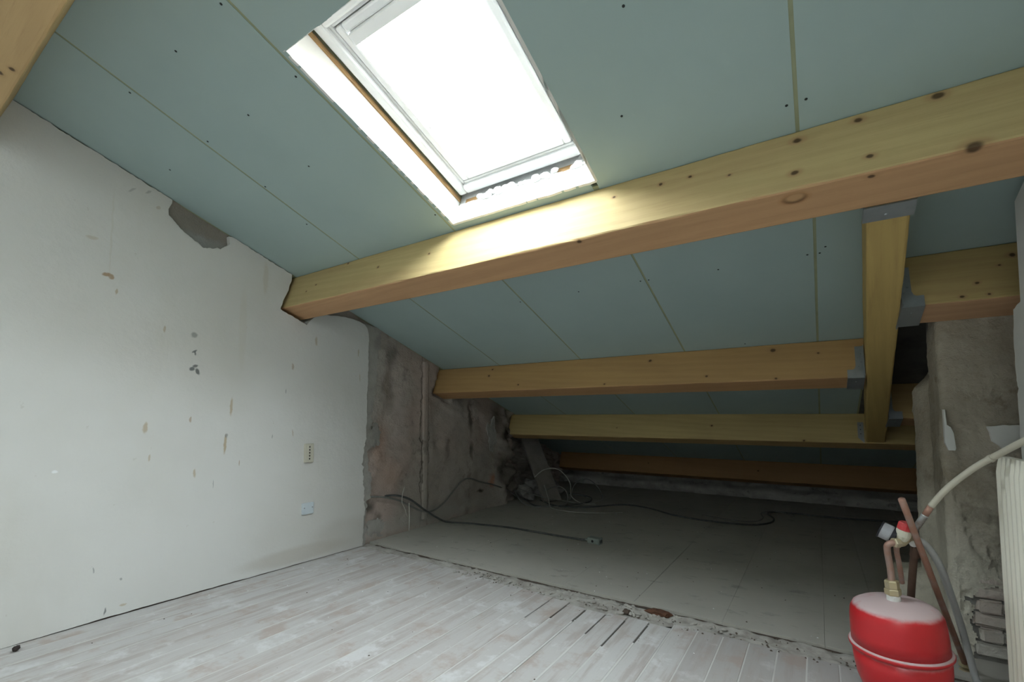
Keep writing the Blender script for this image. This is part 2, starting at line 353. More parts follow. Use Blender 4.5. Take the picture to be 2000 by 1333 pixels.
c = m.mix(m.ramp(m.noise(22, 4), 0.70, 0.8, 0, 0.6), c, (0.38, 0.36, 0.30)); m.color(c); M['rad'] = m.m
m = N('red_enamel_with_dust', 0.32, spec=0.5)
up = m.math('ADD', m.normal_obj()[2], m.math('MULTIPLY', m.math('SUBTRACT', m.noise(9, 5, 0.7), 0.5), 0.55)); du = m.ramp(up, 0.45, 0.80, 0, 0.92)
c = m.mix(m.ramp(m.noise(3, 5), 0.35, 0.7), (0.56, 0.022, 0.028), (0.48, 0.018, 0.022))
du2 = m.math('MULTIPLY', du, m.ramp(m.noise(28, 4), 0.25, 0.45, 0.75, 1.0))
m.color(m.mix(du2, c, (0.60, 0.50, 0.50))); m.set(m.b.inputs['Roughness'], m.ramp(du, 0, 1, 0.30, 0.85)); M['vessel'] = m.m

# ------------------------------------------------------------------ setting: floor
XL, XR = -2.96, 0.60
floor = struct(part('floor', *boxvf(-3.5, 1.05, YB - .1, 6.75, -0.12, -0.022), M['subfloor']))
x = XL - 0.01; pw = 0.1075; i = 0
while x < XR + 0.02:
    if x < -1.95: ye = 2.372 + rnd(-.006, .006)
    elif x < -0.62: ye = 2.365 - 0.085 * sstep(-1.95, -1.1, x) + rnd(-.018, .018)
    else: ye = 2.335 + rnd(-.006, .006)
    g0 = 0.0016 if rnd(0, 1) < .6 else 0.003
    if -1.35 < x < -0.62: g0 = 0.0042
    zz = rnd(-0.0022, 0.0012)
    v_, f_ = boxvf(g0, pw - g0, YB, ye, -0.02, 0.0)
    me = mesh_of(v_, f_, 'plank'); bevel_me(me, 0.0018, 1)
    p = link('plank', me, M['plank2' if x > -.50 else 'plank'], floor, (x, 0, zz)); p.location = Vector((x, 0, zz))
    x += pw; i += 1
# pale dust in the joints of the planks
dv = []
xx = XL - 0.01 + pw
while xx < XR:
    if not (-1.35 < xx < -0.62): dv.append(boxvf(xx - .0035, xx + .0035, YB, 2.33, -0.02, -0.0010))
    else: dv.append(boxvf(xx - .0045, xx + .0045, YB, 2.10 + rnd(-.16, .10), -0.02, -0.0010))
    xx += pw
jd = part('joint_dust', *join(*dv), M['grout'], floor); jd['kind'] = 'stuff'
# boards of the eaves floor
bx_ = [-3.40, -3.02, -2.60, -2.17, -1.72, -1.28, -0.85, -0.415, -0.005, 0.21, 0.62, 1.04]
for a, b in zip(bx_[:-1], bx_[1:]):
    v_, f_ = boxvf(a + .0004, b - .0004, 2.462 + rnd(-.004, .004), 6.62, -0.02, 0.012 + rnd(-.0015, .001))
    o = part('eaves_board', v_, f_, M['eboard'], floor); bevel_me(o.data, 0.0006, 1)
# crumbling strip where a partition stood
def strip(u, v):
    X = -2.97 + u * (0.50 + 2.97); yn = 2.352 - 0.085 * sstep(-1.95, -1.1, X) * (1 - sstep(-.75, -.55, X)) - .02
    yf = 2.458 + 0.012 * fbm(X * 5, 3, 1)
    Y = yn + (yf - yn) * v
    z = -0.006 + 0.011 * fbm(X * 14, Y * 26, 2) + 0.009 * sstep(0.3, 0.75, v) * (1 - sstep(.80, .95, v)) - 0.016 * sstep(0.86, 0.97, v)
    return Vector((X, Y, max(-.02, z)))
trim = struct(part('trim_1', *gridvf(strip, 330, 14), M['thresh'], smooth=True))
def crackfn(u, v):
    X = -2.9 + u * 3.35; Y = 2.449 + 0.006 * fbm(X * 6, 1, 7) + (v - .5) * (0.009 + 0.022 * max(0, fbm(X * 4.3, 4, 2) + .25))
    return Vector((X, Y, -0.001 + .0015 * fbm(X * 30, 0, 3)))
part('crack_line', *gridvf(crackfn, 300, 1), M['crack'], trim)  # flat dark strip laid along the crack

lum = []
random.seed(21)
for k in range(170):
    X = rnd(-2.0, -.35) if k % 3 else rnd(-1.3, -.6); r_ = rnd(.004, .013); Y = 2.375 + rnd(-.07, .06)
    lum.append(lathevf([(r_ * .3, -r_ * .6), (r_ * .9, -r_ * .2), (r_ * rnd(.7, 1), r_ * .2), (r_ * .3, r_ * .6)], Matrix.Translation((X, Y, .001)) @ Matrix.Rotation(rnd(0, 6), 4, 'Z') @ Matrix.Scale(rnd(1, 2.2), 4, (1, 0, 0)), 6))
o = part('mortar_crumbs', *join(*lum), M['thresh'], trim); o['kind'] = 'stuff'
# ------------------------------------------------------------------ left wall
def lw(u, v):
    Y = YB + u * (6.6 - YB); zt = zroof(Y) + 0.03; Z = -.03 + v * (zt + .03)
    x = -2.992 + 0.016 * fbm(Y * 3, Z * 3, 1.0) + 0.008 * fbm(Y * 11, Z * 11, 4.0)
    x += 0.010 * sstep(0.05, 0.25, fbm(Y * 2.2, Z * 2.6, 8.0)) * sstep(2.3, 2.5, Y)
    r_ = sstep(4.50, 4.85, Y + 0.22 * fbm(Y * 2, Z * 3, 5.0) - 0.28 * max(0, Z - .45))
    x += -0.34 * r_ + 0.10 * sstep(4.1, 4.6, Y) * fbm(Y * 5, Z * 6, 12.0)
    for (pv, z0) in ((1.878, 0), (3.479, 0), (4.821, 0)):       # pockets round the beam ends
        py = CT * pv; 
        vv = CT * Y - ST * (Z - 2.563); ww = ST * Y + CT * (Z - 2.563)
        if pv - .03 < vv < pv + .20 and ww > -.275: x -= 0.045
    if Y < 2.3: x = min(x, -2.975)
    return Vector((x, Y, Z))
wall_left = struct(part('wall_left', *gridvf(lw, 300, 90), M['lmason'], smooth=True))
# white plaster coat with ragged edges, a missing piece under the ceiling and a notch round the main beam
to3 = lambda a, b, t: Vector((t, a, b))
def rl(y): return (y, zroof(y) - 0.006)
out = [(YB, .002)] + ragged((.45, .003), (.80, .006), .03, .002, 101, (0, 1)) + ragged((.80, .009), (1.50, .008), .03, .004, 102, (0, 1)) + ragged((1.50, .006), (2.375, .004), .03, .002, 103, (0, 1))
out += ragged((2.378, 0.004), (2.392, 0.30), .012, .010, 3, (1, 0))
out += ragged((2.392, 0.30), (2.365, 0.62), .012, .014, 5, (1, 0)) + ragged((2.362, 0.62), (2.392, 0.84), .012, .012, 9, (1, 0))
out += ragged((2.392, 0.84), (2.400, 1.62), .015, .007, 13, (1, 0)) + [(2.398, 1.655), (2.385, 1.70), (2.36, 1.725), (2.31, 1.742), (2.24, 1.752)]
out += ragged((2.20, 1.752), (1.93, 1.735), .02, .006, 15, (0, 1))
e0 = roof(0, 2.075, -0.235); e1 = roof(0, 2.062, -0.278); e2 = roof(0, 1.855, -0.268); e3 = roof(0, 1.852, -0.01)
out += [(e0.y, e0.z), (e1.y, e1.z)] + ragged((e1.y - .004, e1.z), (e2.y, e2.z), .014, .007, 21, (0, 1)) + [(e2.y, e2.z)] + ragged((e2.y, e2.z), (e3.y, e3.z), .016, .006, 23, (1, 0))
out += ragged(rl(1.745), rl(1.345), .012, .007, 31, (0.3, .95))
out += [(1.335, 2.10), (1.342, 2.055)] + ragged((1.338, 2.05), (1.29, 2.005), .01, .006, 33, (0, 1)) + ragged((1.29, 2.005), (1.20, 1.985), .009, .009, 35, (0, 1)) + ragged((1.20, 1.985), (1.09, 2.055), .009, .007, 37, (0, 1)) + ragged((1.09, 2.055), (1.015, 2.125), .009, .006, 39, (.7, .7)) + [(1.018, 2.15), (1.034, 2.19)]
out += [rl(1.034)] + ragged(rl(0.99), rl(0.42), .012, .006, 41, (.3, .95)) + [rl(0.36), rl(YB)]
part('plaster_coat', *slabvf(out, to3, -3.02, XL), M['plaster'], wall_left)
# grey base coat showing past the white coat
bo = [(2.28, -0.02), (2.385, -0.02)] + ragged((2.40, 0.0), (2.42, 0.35), .012, .016, 51, (1, 0)) + ragged((2.46, .355), (2.455, .56), .012, .014, 52, (1, 0)) + ragged((2.43, .57), (2.42, .74), .012, .012, 53, (1, 0)) + ragged((2.47, .76), (2.44, 1.02), .012, .03, 55, (1, 0)) + ragged((2.46, 1.02), (2.50, 1.40), .012, .022, 56, (1, 0)) + ragged((2.50, 1.40), (2.53, 1.70), .012, .03, 57, (1, 0)) + [(2.50, 1.725), (2.28, 1.745)]
part('base_coat', *slabvf(bo, to3, -3.02, -2.972), M['basecoat'], wall_left)
# lumps of old render left on the bare wall
for k, (y, z, ry, rz, mt) in enumerate([(2.50, .86, .050, .085, 'mortar'), (2.52, .10, .09, .07, 'basecoat'), (4.10, .80, .08, .16, 'eavestone'), (3.80, 1.06, .07, .10, 'lmason')]):
    pts = []
    for a in range(46):
        t = 2 * math.pi * a / 46; rr = 1 + .55 * mn.noise((math.cos(t) * 1.9 + k * 3, math.sin(t) * 1.9, k)) + .28 * mn.noise((math.cos(t) * 6, math.sin(t) * 6 + k * 5, k)) + rnd(-.05, .05)
        pts.append((y + ry * rr * math.cos(t), z + rz * rr * math.sin(t)))
    part('render_remnant', *slabvf(pts, to3, -3.03, -2.976 + rnd(-.003, .003)), M[mt], wall_left)
# plastered-in vertical channel
def chan(u, v):
    a = math.pi * u; Y = 3.070 - 0.036 * math.cos(a) + .004 * fbm(v * 6, 2, 3); Z = 0.08 + v * 1.42
    return Vector((-2.985 + 0.016 * math.sin(a) ** .6, Y, Z))
part('pipe_channel', *gridvf(chan, 8, 30), M['lmason'], wall_left, smooth=True)

# ------------------------------------------------------------------ other walls
wall_right = struct(boxpart('wall_right', XR + .02, XR + .22, YB, 2.26, -0.02, 3.25, M['mason']))
wo = [(YB, -.02), (2.362, -.02)] + ragged((2.362, 0), (2.368, 1.10), .02, .006, 61, (1, 0)) + ragged((2.352, 1.10), (2.37, 1.17), .01, .010, 63, (1, 0)) + ragged((2.37, 1.17), (2.355, 1.372), .015, .006, 65, (1, 0)) + ragged((2.352, 1.385), (2.27, 1.40), .01, .006, 67, (0, 1)) + [(2.27, 1.75), (YB, 3.18)]
part('plaster_coat', *slabvf(wo, lambda a, b, t: Vector((t, a, b)), XR + .025, XR), M['plaster2'], wall_right)
wall_back = struct(boxpart('wall_back', -3.5, 1.12, YB - .2, YB, -.02, 3.4, M['plaster2']))
wall_side = struct(boxpart('wall_side', 1.02, 1.12, YB - .2, 6.75, -.02, 3.3, M['mason']))
def ew(u, v):
    X = -3.5 + u * 4.55; Z = -.02 + v * 0.50
    led = 1 - sstep(0.105, 0.15, Z + .022 * fbm(X * 2.2, 4, 6))
    Y = 6.50 - 0.17 * led + 0.045 * fbm(X * 4, Z * 9, 3) + 0.02 * fbm(X * 14, Z * 18, 5)
    return Vector((X, Y, Z))
wall_far = struct(part('wall_far', *gridvf(ew, 200, 28), M['eavestone'], smooth=True))
part('backing', *boxvf(-3.5, 1.05, 6.62, 6.75, -.05, .52), M['mason'], wall_far)

# chimney pier: core, rendered skin that wraps the rounded corner, bricks laid bare at its foot
pier = struct(boxpart('wall_pier', 0.47, 1.03, 2.676, 3.05, -.02, 1.56, M['mortar']))
L1, RC = 0.46, 0.03
def pskin(s):                               # s: arc position, from the back of the left side round to the front
    if s < L1: return Vector((0.44, 3.15 - s, 0)), Vector((-1, 0, 0))
    if s < L1 + RC * 1.5708:
        a = (s - L1) / RC; c_ = Vector((0.44 + RC, 3.15 - L1, 0)); d = Vector((-math.cos(a), -math.sin(a), 0)); return c_ + d * RC, d
    return Vector((0.44 + RC + s - L1 - RC * 1.5708, 3.15 - L1 - RC, 0)), Vector((0, -1, 0))
LT = L1 + RC * 1.5708 + 0.55
NU, NV = 300, 260; V, F = [], []
hole = []
for j in range(NV + 1):
    for i in range(NU + 1):
        s = LT * i / NU; p, d = pskin(s); zt = zroof(p.y) + .02; z = -.02 + (zt + .02) * j / NV
        h = 0.006 * fbm(s * 5, z * 4, 2) + 0.0035 * fbm(s * 20, z * 20, 5)
        lobe = (1 - sstep(1.12, 1.24, z)) * math.exp(-((s - 0.10) / 0.075) ** 2) * 0.035
        groove = -0.020 * math.exp(-((s - 0.235 - .015 * math.sin(z * 5)) / 0.035) ** 2)
        h -= 0.05 * sstep(1.12, 1.26, z) * (1 - sstep(.16, .26, s))
        if s > L1 + .05:                                         # loose, hollow patches near the floor
            h += -0.012 * sstep(.08, .25, fbm(s * 6 + 3, z * 6, 9)) * (1 - sstep(.45, .75, z)) + 0.016 * math.exp(-((z - .50) / .05) ** 2 - ((s - .62) / .10) ** 2)
        V.append(p + d * (h + lobe + groove) + Vector((0, 0, z)))
for j in range(NV):
    for i in range(NU):
        s = LT * (i + .5) / NU; z = (1.67) * (j + .5) / NV
        fx = s - L1 - RC * 1.57
        ed = 0.035 * fbm(s * 8, z * 8, 17) + 0.02 * fbm(s * 30, z * 30, 3)
        if fx > 0.030 + ed + .10 * sstep(.26, .36, z) and z < 0.335 + ed and z > 0.025: continue
        F.append((j * (NU + 1) + i, j * (NU + 1) + i + 1, (j + 1) * (NU + 1) + i + 1, (j + 1) * (NU + 1) + i))
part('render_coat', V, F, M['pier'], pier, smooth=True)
zc = 0.03
for row in range(6):
    h = 0.052 + rnd(-.004, .004); xs_ = [(0.505, .655), (.665, .82), (.83, .98)] if row % 2 == 0 else [(0.52, .60), (.612, .77), (.78, .94)]
    for (a, b) in xs_:
        yo = 2.668 + rnd(-.006, .010)
        o = part('brick', *boxvf(a, b, yo - .012, 2.69, zc, zc + h), M['redbrick'] if (row == 5 and a > .6) else M['brick'], pier)
        bm = bmesh.new(); bm.from_mesh(o.data); bmesh.ops.bevel(bm, geom=bm.edges[:], offset=.009, segments=2, affect='EDGES')
        for v_ in bm.verts: v_.co += Vector((rnd(-.006, .006), rnd(-.005, .005), rnd(-.004, .004)))
        bm.to_mesh(o.data); bm.free()
    zc += h + 0.004
def patch(name, pts, depth):
    part(name, *slabvf(pts, lambda a, b, t: Vector((a, t, b)), 2.668, 2.668 - depth), M['plaster2'], pier)
patch('plaster_remnant', ragged((.577, .96), (.68, .965), .012, .004, 71, (0, 1)) + [(.69, .965), (.69, .90), (.655, .893), (.64, .872), (.622, .862), (.612, .880), (.597, .893)] + ragged((.590, .90), (.577, .96), .012, .004, 73, (1, 0)), .030)
patch('plaster_remnant', [(.448, 1.03), (.453, 1.03), (.456, .965), (.468, .955), (.476, .93), (.481, .868), (.478, .858), (.458, .858), (.448, .89)], .028)
# low rendered stub at the side of the pier
def stub(u, v):
    a = 2 * math.pi * u; t = v
    rr = [1.0, 1.0, .97, .55, 0.0][min(4, int(t * 4 + .001))]; zz = [0, .12, .225, .245, .25][min(4, int(t * 4 + .001))]
    sq = 1 / max(abs(math.cos(a)), abs(math.sin(a))) ** .75
    return Vector((0.415 + .115 * rr * sq * math.cos(a) + .008 * fbm(math.cos(a) * 2, math.sin(a) * 2, zz * 6), 3.10 + .13 * rr * sq * math.sin(a), zz + .018 * fbm(math.cos(a) * rr, math.sin(a) * rr, 4) * (v > .4)))
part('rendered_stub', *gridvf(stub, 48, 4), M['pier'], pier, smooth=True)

# ------------------------------------------------------------------ ceiling (sloping roof lining)
OU0, OU1, OV0, OV1 = -1.51, -0.735, 0.888, 1.832                 # skylight opening in the lining
VT, VB_ = -2.2, 6.95
W0, W1, OVb = .002, .20, OV1 + .03
back = join(boxvf(-3.5, OU0, VT, VB_, W0, W1), boxvf(QU1, 1.12, VT, VB_, W0, W1), boxvf(OU0, OU1, VT, OV0, W0, W1), boxvf(OU0, OU1, OVb, VB_, W0, W1), boxvf(OU1, QU1, VT, QV0, W0, W1), boxvf(OU1, QU1, QV1, VB_, W0, W1))
ceiling = struct(part('ceiling', *xf(back, RM), M['seam']))
def board(u0, u1, v0, v1, mat='board', rag=None):
    g = .0058; ou = [(u0 + g, v0), (u1 - g, v0), (u1 - g, v1), (u0 + g, v1)]
    if rag:
        ou = []
        E_ = [((u0 + g, v0), (u1 - g, v0), (0, 1)), ((u1 - g, v0), (u1 - g, v1), (1, 0)), ((u1 - g, v1), (u0 + g, v1), (0, 1)), ((u0 + g, v1), (u0 + g, v0), (1, 0))]
        for k, (a, b, n_) in enumerate(E_):
            ou += ragged(a, b, .012, .0022, 80 + k, n_) if k in rag else [a]
    part('plasterboard', *slabvf(ou, lambda a, b, t: roof(a, b, t), .012, 0.0), M[mat], ceiling)
for (a, b) in ((-2.975, -2.305), (-2.305, -1.537)):
    board(a, b, VT, 1.95); 
board(-1.537, OU0 + .0058, OV0, OV1, rag=(1,)); board(-1.537, -.755, VT, OV0, rag=(2,)); board(-1.537, -.755, OV1, 1.95, rag=(0,))
board(OU1 - .0058, -.022, QV1, 1.95, rag=(3,)); board(OU1 - .0058, -.022, VT, QV0); board(-.022, .76, QV1, 1.95); board(-.022, .76, VT, QV0); board(QU1, .76, QV0, QV1); board(.76, 1.1, VT, 1.95)
for v0, v1 in ((1.95, 4.90), (4.90, VB_)):
    board(-2.985 if v0 < 4 else -3.45, -2.32, v0, v1); board(-2.32, -1.54, v0, v1); board(-1.54, -.75, v0, v1); board(-.75, .018, v0, v1)
board(.018, .80, 1.95, 2.80); board(.80, 1.1, 1.95, 2.80); board(.018, .27, 2.80, 4.90); board(.018, .80, 4.90, VB_); board(.80, 1.1, 2.80, VB_)
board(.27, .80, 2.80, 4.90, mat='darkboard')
scr = None
for (u, v_) in [(-1.919, .696), (-1.572, .694), (-1.928, .977), (-2.335, .685), (-2.275, .971), (-2.288, 1.259), (-2.340, 1.536), (-1.925, 1.266), (-2.697, .977), (-1.564, .964), (-.417, 1.266), (-.048, 1.765), (.005, 1.764), (-.537, 1.592), (-.012, 2.591), (.035, 2.593), (-.388, 2.593), (-.396, 2.296), (-.78, 2.583), (-.735, 2.584), (.056, 2.552), (-1.151, 2.586), (-1.565, 2.594), (-.369, 3.44), (-1.556, 1.745)]:
    if scr is None:
        scr = mesh_of(*lathevf([(.0048, 0), (.0042, -.0015), (.002, -.002)], Matrix(), 10), 'screw'); scr.materials.append(M['screw'])
    o = link('screw', scr, None, ceiling, roof(u, v_, 0.0005)); o.rotation_euler = (-TH, 0, 0)

# ------------------------------------------------------------------ skylight
def skylight(name, FU0, FU1, FV0, FV1):
    win = bpy.data.objects.new(name, None); C.objects.link(win); win['kind'] = 'structure'; win.location = roof((FU0 + FU1) / 2, (FV0 + FV1) / 2, .16)
    def frame_ring(nm, u0, u1, v0, v1, wd, w0, w1, mat, bev=.006):
        for (a, b, c_, d) in ((u0, u0 + wd, v0, v1), (u1 - wd, u1, v0, v1), (u0 + wd, u1 - wd, v0, v0 + wd), (u0 + wd, u1 - wd, v1 - wd, v1)):
            o = part(nm, *xf(boxvf(a, b, c_, d, w0, w1), RM), mat, win)
            if bev: bevel_me(o.data, bev)
    frame_ring('frame', FU0, FU1, FV0, FV1, .046, .150, .250, M['white'], .010)
    frame_ring('frame_lip', FU0 + .044, FU1 - .044, FV0 + .044, FV1 - .044, .016, .172, .245, M['white'], .005)
    frame_ring('gasket', FU0 + .058, FU1 - .058, FV0 + .058, FV1 - .058, .010, .205, .24, M['gasket'], 0)
    frame_ring('sash', FU0 + .064, FU1 - .064, FV0 + .064, FV1 - .064, .034, .168, .235, M['white'], .008)
    frame_ring('glazing_bead', FU0 + .096, FU1 - .096, FV0 + .096, FV1 - .096, .008, .188, .225, M['white'], .003)
    part('pane', *xf(boxvf(FU0 + .098, FU1 - .098, FV0 + .098, FV1 - .098, .206, .212), RM), M['glass'], win)
    part('ventilation_bar', *xf(boxvf(FU0 + .11, FU1 - .11, FV0 + .098, FV0 + .135, .150, .19), RM), M['white'], win)
    frame_ring('flashing', FU0 - .10, FU1 + .10, FV0 - .10, FV1 + .10, .15, .201, .215, M['zinc'], 0)
    return win
win = skylight('window_1', -1.487, -0.765, 0.905, 1.812)
fill_win = skylight('added_fill_skylight', QU0 + .005, QU1 - .005, QV0 + .012, QV1 - .012)  # added out of view to brighten the right-hand side
for (a, b, c_, d) in ((QU0 - .01, QU0 + .002, QV0, QV1), (QU1 - .002, QU1 + .01, QV0, QV1), (QU0, QU1, QV0 - .01, QV0 + .002), (QU0, QU1, QV1 - .002, QV1 + .01)):
    part('reveal_board', *xf(boxvf(a, b, c_, d, .001, .148), RM), M['reveal'], fill_win)
# lining boards of the opening
part('reveal_board', *xf(slabvf([(OV0 - .004, 0.0)] + ragged((OV0, 0.0), (OV1, 0.0), .014, .003, 91, (0, 1)) + [(OV1 + .004, 0.0), (OV1 + .004, .148), (OV0 - .004, .148)], lambda a, b, t: Vector((t, a, b)), OU0 - .010, OU0 + .002), RM), M['reveal'], win)
part('reveal_board', *xf(boxvf(OU1 - .002, OU1 + .010, OV0 - .004, OV1 + .004, 0.0, .148), RM), M['reveal'], win)
part('reveal_board', *xf(boxvf(OU0 - .01, OU1 + .01, OV0 - .010, OV0 + .002, .002, .148), RM), M['reveal'], win)
part('reveal_board', *xf(slabvf(ragged((OU0 - .004, -.001), (OU1 + .004, -.001), .014, .003, 93, (0, 1)) + [(OU1 + .004, 0)] + ragged((OU1 + .004, .112), (OU0 - .004, .112), .012, .012, 95, (0, 1)) + [(OU0 - .004, .112)], lambda a, b, t: Vector((a, t, b)), OV1 + .010, OV1 - .002), RM), M['reveal'], win)
part('batten', *xf(boxvf(OU0 - .004, OU0 + .010, OV0, OV1, .138, .156), RM), M['batten'], win)
part('filler_strip', *xf(boxvf(OU0, OU1, OV1 + .011, OV1 + .029, .06, .199), RM), M['foam'], win)
for a, b in ((-1.47, -1.385), (-.945, -.83)): part('gap_shade_patch', *xf(boxvf(a, b, OV1 + .0085, OV1 + .0112, .122, .150), RM), M['batten'], win)  # solid brown pieces that paint the dark of open gaps
fo = []
for k in range(60):
    u = rnd(OU0 + .03, OU1 - .05)
    if -1.47 < u < -1.39 or -.94 < u < -.835: continue
    p = roof(u, OV1 - .004 + rnd(-.004, .006), .118 + rnd(-.012, .016)); r_ = rnd(.007, .016)
    fo.append(lathevf([(r_ * .3, -r_), (r_ * .9, -r_ * .5), (r_, 0), (r_ * .8, r_ * .6), (r_ * .2, r_)], Matrix.Translation(p) @ Matrix.Rotation(rnd(0, 3), 4, 'X') @ Matrix.Scale(rnd(1, 2.4), 4, (1, 0, 0)), 8))
o = part('filler_crumbs', *join(*fo), M['foam'], win, smooth=True); o['kind'] = 'stuff'

# ------------------------------------------------------------------ beams
BW, BD = 0.165, 0.245
def beam_me(L0, L1_, width, depth, seed, bev=.008, step=.05):
    prof = []
    for (cy, cz, a0) in ((bev, -bev, 90), (bev, -depth + bev, 180), (width - bev, -depth + bev, 270), (width - bev, -bev, 0)):
        for k in range(3):
            a = math.radians(a0 + 45 * k); prof.append((cy + bev * math.cos(a), cz + bev * math.sin(a)))
    n = max(2, int((L1_ - L0) / step)); V, F = [], []; m_ = len(prof)
    for i in range(n + 1):
        x = L0 + (L1_ - L0) * i / n
        for k, (y, z) in enumerate(prof):
            q = .0022 * fbm(x * 3, k * .4 + seed, seed) + .0012 * mn.noise((x * 30, k * 3.1, seed))
            V.append((x, y + q, z + (q if z < -.1 else 0)))
    for i in range(n):
        for k in range(m_):
            k2 = (k + 1) % m_; F.append((i * m_ + k, (i + 1) * m_ + k, (i + 1) * m_ + k2, i * m_ + k2))
    F.append(tuple(range(m_))); F.append(tuple(n * m_ + k for k in reversed(range(m_))))
    return mesh_of(V, F, 'roof_beam')
def beam(label, v0, x0, x1, mat, seed, width=BW, depth=BD, name='purlin'):
    o = link(name, beam_me(x0, x1, width, depth, seed), mat, None, roof(0, v0, 0)); o.rotation_euler = (-TH, 0, 0)
    o.data.polygons.foreach_set('use_smooth', [False] * len(o.data.polygons))
    return tag(o, label, 'beam', 'roof beams')
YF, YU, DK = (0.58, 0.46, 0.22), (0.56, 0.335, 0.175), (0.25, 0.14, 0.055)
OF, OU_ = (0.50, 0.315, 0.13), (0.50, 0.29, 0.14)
def kn(L, z0=0.0): return [(x, z0, w_, r) for (x, w_, r) in L]
k1 = kn([(-2.40, -.012, .008), (-2.086, -.107, .008), (-2.678, -.118, .007), (-2.767, -.153, .006), (-1.683, -.109, .007), (-.475, -.069, .008), (-.365, -.071, .007), (-.231, -.116, .006), (-.661, -.069, .007), (-.023, -.042, .014), (-.034, -.178, .012), (.139, -.029, .012), (.161, -.186, .010), (.33, -.02, .016)])
k1 += [(.162, .022, -BD, .010), (-.80, .012, -BD, .012), (.383, .005, -BD + .005, .020)]
ring = [((-.037, .044, -BD), (.040, .026, .02), 0, (.36, .17, .06), .7), ((-.037, .046, -BD), (.030, .020, .02), 0, (.05, .028, .014), .85), ((-.037, .040, -BD), (.025, .018, .02), 0, (.50, .30, .15), 1.0)]
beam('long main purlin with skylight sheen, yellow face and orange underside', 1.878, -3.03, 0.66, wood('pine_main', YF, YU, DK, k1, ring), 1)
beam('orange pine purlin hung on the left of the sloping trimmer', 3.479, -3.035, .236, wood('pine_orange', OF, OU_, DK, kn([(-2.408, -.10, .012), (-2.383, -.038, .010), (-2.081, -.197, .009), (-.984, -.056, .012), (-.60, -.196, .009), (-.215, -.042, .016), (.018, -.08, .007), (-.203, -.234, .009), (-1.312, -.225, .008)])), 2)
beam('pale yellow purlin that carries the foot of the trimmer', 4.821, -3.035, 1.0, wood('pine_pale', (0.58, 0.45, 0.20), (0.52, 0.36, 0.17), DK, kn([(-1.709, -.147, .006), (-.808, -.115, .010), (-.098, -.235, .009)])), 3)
beam('low dark-orange wall plate beam just above the eaves wall', 6.545, -3.22, 1.0, wood('pine_dark', (0.36, 0.205, 0.09), (0.34, 0.20, 0.09), DK, kn([(-1.9, -.1, .01), (-.6, -.12, .012)])), 4, depth=.235)
beam('short yellow purlin hung on the trimmer above the chimney pier', 2.727, .315, 1.02, wood('pine_short', (0.52, 0.39, 0.165), (0.56, 0.34, 0.19), DK, kn([(.55, -.17, .007), (.62, -.10, .006), (.66, -.06, .01), (.50, -.225, .008), (.58, -.225, .006)])), 5)
beam('short shaded stub beam between trimmer and chimney pier', 4.205, .405, 1.02, wood('pine_stub', (0.45, 0.32, 0.14), (0.46, 0.28, 0.14), DK), 6)
beam('high yellow beam crossing above the white plaster wall', .272, -3.0, .62, wood('pine_high', (0.55, 0.40, 0.19), (0.60, 0.41, 0.20), DK, [(-2.35, .12, -BD, .012), (-2.28, .14, -BD, .012), (-2.5, .05, -BD, .008)]), 7)
AL = 0.0555
to = link('trimmer_beam', beam_me(0, 2.765, .116, .238, 8), wood('pine_trimmer', (0.56, 0.40, 0.14), (0.57, 0.41, 0.15), DK, [(.9, -.09, -.238, .004), (1.6, -.02, -.238, .005)]), None, roof(.157 + .116, 2.048, 0))
to.rotation_euler = (Matrix.Rotation(-TH, 4, 'X') @ Matrix.Rotation(math.pi / 2 - AL, 4, 'Z')).to_euler()
tag(to, 'plain yellow trimmer beam running down the slope between purlins', 'beam', 'roof beams')

# ------------------------------------------------------------------ joist hangers
def hanger(label, v0, uA, uB, wide, d=BD, wd=BW):
    """stirrup round the end of a purlin: uA at the trimmer, uB end of the narrow strap, wide end of the seat"""
    t = thing('joist_hanger', label, 'bracket', roof(uA, v0, -d), 'galvanised joist hangers')
    sgn = 1 if uB > uA else -1
    def plate(nm, vv0, vv1):
        ou = [(uA, -.055), (uB, -.055), (uB, -d + .070), (uB + sgn * .006, -d + .052), (uB + sgn * .014, -d + .046), (wide, -d + .046), (wide, -d - .003), (uA, -d - .003)]
        return part(nm, *xf(slabvf(ou, lambda a, b, q: Vector((a, q, b)), vv0, vv1), RM), M['zinc'], t)
    fp = plate('side_plate', v0 + .0, v0 - .004); plate('side_plate', v0 + wd + .004, v0 + wd)
    a, b = sorted((uA, wide)); sp_ = part('seat_plate', *xf(boxvf(a, b, v0 - .004, v0 + wd + .004, -d - .006, -d - .001), RM), M['zinc'], t)
    a2, b2 = sorted((uA, uA + sgn * .004)); part('back_flange', *xf(boxvf(a2, b2, v0 - .03, v0 + wd + .03, -d - .004, -.06), RM), M['zinc'], t)
    nail = mesh_of(*lathevf([(.0042, 0), (.003, .0025)], Matrix.Rotation(math.pi / 2, 4, 'X'), 8), 'nail'); nail.materials.append(M['zinc'])
    for q in range(5):
        o = link('nail', nail, None, fp, roof((uA + uB) / 2 + (.006 if q % 2 else -.006), v0 - .0042, -.075 - q * .026) - t.location); o.rotation_euler = (-TH, 0, 0)
    o = link('nail', nail, None, sp_, roof((uA + wide) / 2, v0 + .05, -d - .0062) - t.location); o.rotation_euler = (math.pi / 2 - TH, 0, 0)
hanger('zinc joist hanger under the right end of the orange purlin', 3.479, .2315, .192, .152)
hanger('zinc joist hanger under the short yellow purlin by the pier', 2.727, .3125, .350, .388)
hanger('zinc joist hanger holding the shaded stub beam by the pier', 4.205, .394, .418, .466)
t = thing('joist_hanger', 'zinc stirrup wrapping the top end of the sloping trimmer', 'bracket', roof(.21, 2.05, -.24), 'galvanised joist hangers')
